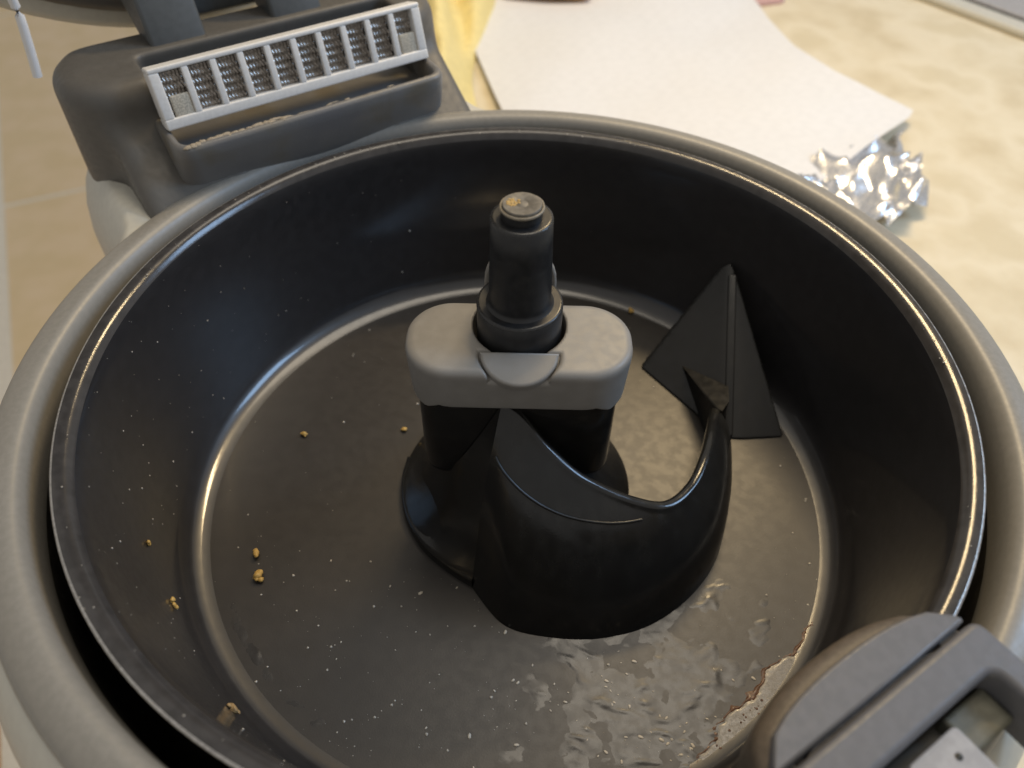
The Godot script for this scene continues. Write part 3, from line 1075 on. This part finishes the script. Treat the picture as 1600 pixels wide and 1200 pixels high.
# ------------------------------------------------------------------ what frying left in the pan
func food() -> void:
	var sizes := [
		[Vector3(-89.5, -69.6, 31.5), 1.7, "small golden crumb beside a larger one on the left of the pan floor"],
		[Vector3(-87, -69.3, 40.3), 2.3, "large orange crumb below a smaller one on the left of the pan floor"],
		[Vector3(-83.6, -70, -22.4), 1.5, "golden crumb alone on the pan floor between wall and grey block"],
		[Vector3(50.6, -69.9, -99), 1.5, "orange crumb at the back of the pan floor by the wall"],
		[Vector3(-44.5, -70.1, -26), 1.2, "tiny orange crumb close by the paddle's left foot"],
	]
	for s in sizes:
		var st := begin()
		crumb_into(st, s[1])
		var o := obj("golden_crumb", finish(st), M.crumb, null, s[0] * MM)
		tag(o, s[2], "crumb", "fried crumbs left in the pan")
	# crumbs that stick to the sloping wall
	for s in [[0.0, Vector2(212, 940), "pale brown crumb stuck high on the pan's left wall"], [1.0, Vector2(0, 0), "forked yellow crumb stuck low on the pan's left wall"], [2.0, Vector2(0, 0), "round brown crumb near the pan's front left rim"]]:
		var st := begin()
		var k: float = s[0]
		var at: Vector3 = [Vector3(-112.5, -42, 44.5), Vector3(-103.5, -53, 59.5), Vector3(-80, -55, 91.5)][int(k)]
		var r: float = [1.3, 1.5, 2.3][int(k)]
		crumb_into(st, r)
		if k == 1.0:
			blob_into(st, V(-1.4, 0.2, 0.9), Vector3(1.0, 0.9, 1.0) * MM, rng.randi(), 8, 5)
		var out := Vector3(at.x, 0, at.z).normalized()
		var wall_r := 119.2 + (at.y + 62.4) * 0.166 - r * 0.25
		var o := obj("golden_crumb", finish(st), M.crumb if k < 2.0 else M.crumb_brown, null, (out * wall_r + Vector3(0, at.y, 0)) * MM)
		var wn := Vector3(-out.x, 0.17, -out.z).normalized()
		var wx := wn.cross(Vector3.UP).normalized()
		o.basis = Basis(wx, wn, wx.cross(wn)).scaled_local(Vector3(1, 0.95, 1))
		tag(o, s[2], "crumb", "fried crumbs left in the pan")
	# beads of grease and flakes of salt: too many to count
	var st2 := begin()
	blob_into(st2, Vector3.ZERO, Vector3(1, 0.55, 1), 3, 8, 6)
	var bead := finish(st2)
	var cl := FastNoiseLite.new()
	cl.seed = 5
	cl.frequency = 0.03
	var spots := []
	var n := 0
	while n < 2200:
		var a := rng.randf() * TAU
		var rr := sqrt(rng.randf()) * 112.0
		var p := Vector2(sin(a), cos(a)) * rr
		var dense := (0.16 + 0.84 * smoothstep(10.0, 75.0, p.y)) * clampf(0.45 + 1.6 * cl.get_noise_2d(p.x, p.y), 0.05, 1.0)
		if rng.randf() > dense or p.distance_to(Vector2(30, 5)) < 55.0 or p.length() < 44.0:
			n += 1
			continue
		var s := 0.11 + 0.48 * pow(rng.randf(), 4.0)
		spots.append([Vector3(p.x, -70.95, p.y), Vector3.UP, s])
		n += 1
	for i in 130:                                              # on the wall, thickest low on the left
		var az := deg_to_rad(rng.randfn(285.0, 42.0))
		var y := -62.0 + 58.0 * rng.randf()
		var wr := 119.2 + (y + 62.4) * 0.166 - 0.05
		spots.append([Vector3(sin(az) * wr, y, cos(az) * wr), Vector3(-sin(az), 0.17, -cos(az)).normalized(), 0.12 + 0.34 * pow(rng.randf(), 3.0)])
	for i in 110:                                              # along the lip
		var az := rng.randf() * TAU
		var wr := rng.randf_range(130.2, 134.6)
		spots.append([Vector3(sin(az) * wr, -0.1, cos(az) * wr), Vector3.UP, 0.12 + 0.26 * pow(rng.randf(), 2.0)])
	scatter("grease_beads", bead, spots, M.drop, "tiny pale beads of grease spattered over the pan", "grease")
	st2 = begin()
	blob_into(st2, Vector3.ZERO, Vector3(1.5, 0.4, 0.8), 9, 6, 4)
	var flake := finish(st2)
	spots = []
	for i in 95:
		var p := Vector2(rng.randfn(45.0, 30.0), rng.randfn(82.0, 13.0))
		if i % 4 == 0:
			p = Vector2(rng.randf_range(-70, 95), rng.randf_range(30, 100))
		if p.length() > 109.0 or p.distance_to(Vector2(30, 5)) < 57.0:
			continue
		spots.append([Vector3(p.x, -70.9, p.y), Vector3.UP, 0.25 + 0.55 * pow(rng.randf(), 2.0)])
	scatter("salt_flakes", flake, spots, M.flake, "whitish salty flakes on the front of the pan floor", "flakes")
	# dried film of fat that has wrinkled, with the greyish pool beside the handle
	# the film is a real layer: thick in ridges, thinning out to nothing where it ends
	var fn := FastNoiseLite.new()
	fn.seed = 21
	fn.frequency = 0.055
	fn.fractal_octaves = 4
	var rn := FastNoiseLite.new()
	rn.seed = 33
	rn.frequency = 0.06
	rn.fractal_type = FastNoiseLite.FRACTAL_RIDGED
	rn.fractal_octaves = 2
	var sheet_st := begin()
	var rows := []
	for i in 91:
		var row := PackedVector3Array()
		for j in 270:
			var a := deg_to_rad(lerpf(-74.0, 82.0, j / 269.0))
			var r := lerpf(50.0, 113.0, i / 90.0)
			var p := Vector2(sin(a), cos(a)) * r
			var mask := smoothstep(0.0, 0.5, 0.58 - p.distance_to(Vector2(50, 80)) / 84.0 + 0.55 * fn.get_noise_2d(p.x, p.y) + 0.25 * cl.get_noise_2d(p.x, p.y))
			mask = maxf(mask, 0.9 * smoothstep(0.25, 0.7, 1.0 - absf(r - 106.0 - 2.0 * fn.get_noise_2d(p.x * 0.6, p.y * 0.6)) / 3.4) * smoothstep(-70.0, -58.0, rad_to_deg(a)) * smoothstep(-26.0, -38.0, rad_to_deg(a)))
			var bend := rn.get_noise_2d(p.x * 0.62 + p.y * 0.3 + 6.0 * fn.get_noise_2d(p.x * 0.6, p.y * 0.6), p.y * 1.45 - p.x * 0.15 + 9.0 * fn.get_noise_2d(p.x * 0.7 + 40.0, p.y * 0.7))
			var hgt := -71.04 + 0.10 * mask + mask * (0.30 * pow(maxf(bend, 0.0), 2.5) + 0.08 * fn.get_noise_2d(p.x * 2.0, p.y * 2.0 + 70.0))
			row.append(V(p.x, hgt, p.y))
		rows.append(row)
	grid(sheet_st, rows, false, 0)
	var o2 := obj("oil_film", finish(sheet_st), M.film)
	tag(o2, "thin wrinkled film of oil on the front of the pan floor", "oil")
	# the pool of cold fat by the handle, and the burnt brown crust along its edge
	for layer in 2:
		var ps := begin()
		rows = []
		for i in 91:
			var row := PackedVector3Array()
			for j in 56:
				var p := Vector2(68.5, 80.5) + Vector2(0.717, -0.697) * (i / 90.0 * 84.0 - 42.0) + Vector2(0.697, 0.717) * (j / 55.0 * 19.0 - 6.0)
				if p.length() > 113.0:
					p = p.normalized() * 113.0
				var along := (p - Vector2(68.5, 80.5)).dot(Vector2(0.717, -0.697))
				var d := (p - Vector2(68.5, 80.5)).dot(Vector2(0.697, 0.717)) + 4.2 * fn.get_noise_2d(p.x * 1.3 + 30.0, p.y * 1.3) - 0.0016 * along * along
				var hgt := -71.06
				if layer == 0:
					hgt += 0.34 * smoothstep(-0.6, 1.6, d) + 0.05 * fn.get_noise_2d(p.x * 2.0, p.y * 2.0)
				else:
					hgt += 0.62 * smoothstep(0.0, 1.0, 1.0 - absf(d + 0.2) / (0.35 + 2.6 * maxf(0.0, cl.get_noise_2d(p.x * 2.2, p.y * 2.2)))) + 0.1 * fn.get_noise_2d(p.x * 4.0, p.y * 4.0) - 0.05
				row.append(V(p.x, hgt, p.y))
			rows.append(row)
		grid(ps, rows, false, 0)
		if layer == 0:
			o2 = obj("fat_pool", finish(ps), M.fat)
			tag(o2, "pale grey pool of cold fat beside the pan handle", "grease")
		else:
			obj("burnt_edge", finish(ps), M.burnt, o2)
	var holes := begin()
	for i in 46:
		var p := Vector2(68.5, 80.5) + Vector2(0.717, -0.697) * rng.randf_range(-26, 22) + Vector2(0.697, 0.717) * rng.randf_range(2.5, 8.0)
		blob_into(holes, V(p.x, -70.74, p.y), Vector3(1, 0.4, 1) * MM * (0.15 + 0.4 * pow(rng.randf(), 2.0)), rng.randi(), 7, 4)
	var ho := obj("dark_bubbles", finish(holes), M.burnt, o2)
	ho.set_meta("kind", "stuff")


func crumb_into(st: SurfaceTool, r: float) -> void:
	for k in 5:
		var o := Vector3(rng.randf_range(-0.7, 0.7), rng.randf_range(-0.25, 0.3), rng.randf_range(-0.7, 0.7)) * r * (0.0 if k == 0 else 1.0)
		var e := r * (0.8 if k == 0 else rng.randf_range(0.3, 0.62))
		blob_into(st, o * MM, Vector3(e * rng.randf_range(0.8, 1.2), e * rng.randf_range(0.5, 0.8), e * rng.randf_range(0.8, 1.2)) * MM, rng.randi(), 8, 6)


func scatter(called: String, mesh: Mesh, spots: Array, material: Material, label: String, category: String) -> void:
	var mm := MultiMesh.new()
	mm.transform_format = MultiMesh.TRANSFORM_3D
	mm.mesh = mesh
	mm.instance_count = spots.size()
	for i in spots.size():
		var n: Vector3 = spots[i][1]
		var x := n.cross(Vector3(0.3, 0.2, 1)).normalized()
		var b := Basis(x, n, x.cross(n)) * Basis(Vector3.UP, rng.randf() * TAU)
		mm.set_instance_transform(i, Transform3D(b.scaled(Vector3.ONE * spots[i][2] * MM), spots[i][0] * MM))
	var o := MultiMeshInstance3D.new()
	o.name = called
	o.multimesh = mm
	o.material_override = material
	add_child(o)
	tag(o, label, category, "", "stuff")


# ------------------------------------------------------------------ things lying on the worktop
func sheet(outline: PackedVector2Array, height: Callable, thick: float) -> ArrayMesh:
	# a thin sheet: the outline filled with a fan of rings towards its middle, top and bottom
	var c := Vector2.ZERO
	for q in outline:
		c += q / outline.size()
	var st := begin()
	for side in 2:
		var rows := []
		for k in 17:
			var f := k / 16.0
			var row := PackedVector3Array()
			for q in outline:
				var p := c.lerp(q, f)
				row.append(V(p.x, height.call(p) + (thick if side == 0 else 0.0), p.y))
			rows.append(row)
		if side == 1:
			rows.reverse()
		grid(st, rows, true, side + 1)
	var edge := []
	for side in 2:
		var row := PackedVector3Array()
		for q in outline:
			row.append(V(q.x, height.call(q) + (thick if side == 0 else 0.0), q.y))
		edge.append(row)
	grid(st, edge, true, 4)
	return finish(st)


func subdivide(pts: Array, per: int) -> PackedVector2Array:
	var out := PackedVector2Array()
	for i in pts.size():
		for k in per:
			out.append(pts[i].lerp(pts[(i + 1) % pts.size()], float(k) / per))
	return out


func counter_things() -> void:
	var n := FastNoiseLite.new()
	n.seed = 4
	n.frequency = 0.006
	n.fractal_octaves = 2
	# paper
	var o := round_poly([Vector2(-74, -604), Vector2(-14, -365), Vector2(60, -250), Vector2(180, -270), Vector2(288, -378), Vector2(240, -440), Vector2(222, -484), Vector2(212, -545), Vector2(206, -640), Vector2(-66, -640)], 6.0, 6)
	var paper := sheet(even(o, 120), func(p: Vector2) -> float: return -121.5 + 3.0 * n.get_noise_2d(p.x, p.y) - 5.0 * absf(fposmod((p.x * 0.86 + p.y * 0.5 + 120.0) / 150.0, 1.0) - 0.5) - 3.5 * absf(fposmod((p.y * 0.9 - p.x * 0.3) / 105.0, 1.0) - 0.5) + 4.0 * smoothstep(190.0, 260.0, p.x + 0.3 * (p.y + 560.0)), 0.3)
	var pm := obj("paper_sheet", paper, M.paper)
	tag(pm, "large white sheet of paper lying behind the fryer", "paper")
	# crumpled foil beside it
	var st := begin()
	var rows := []
	for i in 10:
		var row := PackedVector3Array()
		for j in 8:
			var u := i / 9.0
			var v := j / 7.0
			var p := Vector2(172, -296).lerp(Vector2(268, -350), u)
			var q := Vector2(196, -222).lerp(Vector2(258, -262), u)
			var r := p.lerp(q, v) + Vector2(rng.randf_range(-3, 3), rng.randf_range(-3, 3))
			row.append(V(r.x, -127.0 + 19.0 * pow(rng.randf(), 1.3) + 5.0 * u * v, r.y))
		rows.append(row)
	var fine := []
	for i in 55:
		var row := PackedVector3Array()
		for j in 43:
			var x := i / 6.0
			var y := j / 6.0
			var a := mini(int(x), 8)
			var b := mini(int(y), 6)
			var fx := x - a
			var fy := y - b
			var lo: Vector3 = rows[a][b].lerp(rows[a + 1][b], fx)
			var hi: Vector3 = rows[a][b + 1].lerp(rows[a + 1][b + 1], fx)
			row.append(lo.lerp(hi, fy) + V(rng.randf_range(-0.2, 0.2), rng.randf_range(-0.22, 0.22), rng.randf_range(-0.2, 0.2)))
		fine.append(row)
	fine.reverse()
	grid(st, fine, false, 0)
	var foil := obj("foil", finish(st), M.foil)
	tag(foil, "crumpled shiny aluminium foil beside the white paper", "foil")
	# yellow crumpled cloth between the hinge and the paper
	st = begin()
	rows = []
	for i in 41:
		var row := PackedVector3Array()
		for j in 41:
			var u := i / 40.0
			var v := j / 40.0
			var r := Vector2(lerpf(-150, -34, u), lerpf(-640, -350, v))
			r.x += 8.0 * sin(v * 7.0)
			var dome := 1.0 - pow(absf(u * 2.0 - 1.0), 4.0)
			dome *= 1.0 - pow(absf(v * 2.0 - 1.0), 6.0)
			var hgt := -129.0 + dome * (30.0 + 13.0 * sin(r.x * 0.16 + 1.5 * sin(r.y * 0.02)) + 14.0 * n.get_noise_2d(r.x * 5.0, r.y * 2.0))
			row.append(V(r.x, hgt, r.y))
		rows.append(row)
	rows.reverse()
	grid(st, rows, false, 0)
	var cloth := obj("cloth", finish(st), M.yellow)
	tag(cloth, "crumpled yellow cloth between the hinge and the paper", "cloth")
	# pale tray with a dark gap at the far right corner
	var dir := Vector2(363 - 430, -607 + 523).normalized()
	var tt := thing("sink", "grey sink edge with a pale rim and dark seam in the far right corner", "sink", V(396, -130, -565))
	tt.rotation.y = atan2(-dir.y, dir.x) + PI
	obj("rim", rbox(V(900, 7, 20), 0.003), M.shell, tt, V(0, 3.6, -12))
	obj("seam", rbox(V(900, 5, 10), 0.001), M.well, tt, V(0, 2.6, -27))
	obj("basin", rbox(V(900, 6, 240), 0.003), M.latch, tt, V(0, 3.1, -152))
	var pk := obj("card", slab(round_poly([Vector2(201, -580), Vector2(238, -592), Vector2(262, -700), Vector2(190, -690)], 6.0), -129.9, -126.0, 1.0, 0.5), M_plain(lin(0.55, 0.34, 0.32), 0.6))
	tag(pk, "pinkish card half hidden behind the paper's far edge", "card")
	var bd := obj("board", slab(round_poly([Vector2(-22, -574), Vector2(58, -570), Vector2(62, -720), Vector2(-30, -720)], 6.0), -121.0, -111.0, 2.0, 1.0), M.wood)
	tag(bd, "brown wooden board just behind the white paper", "board")
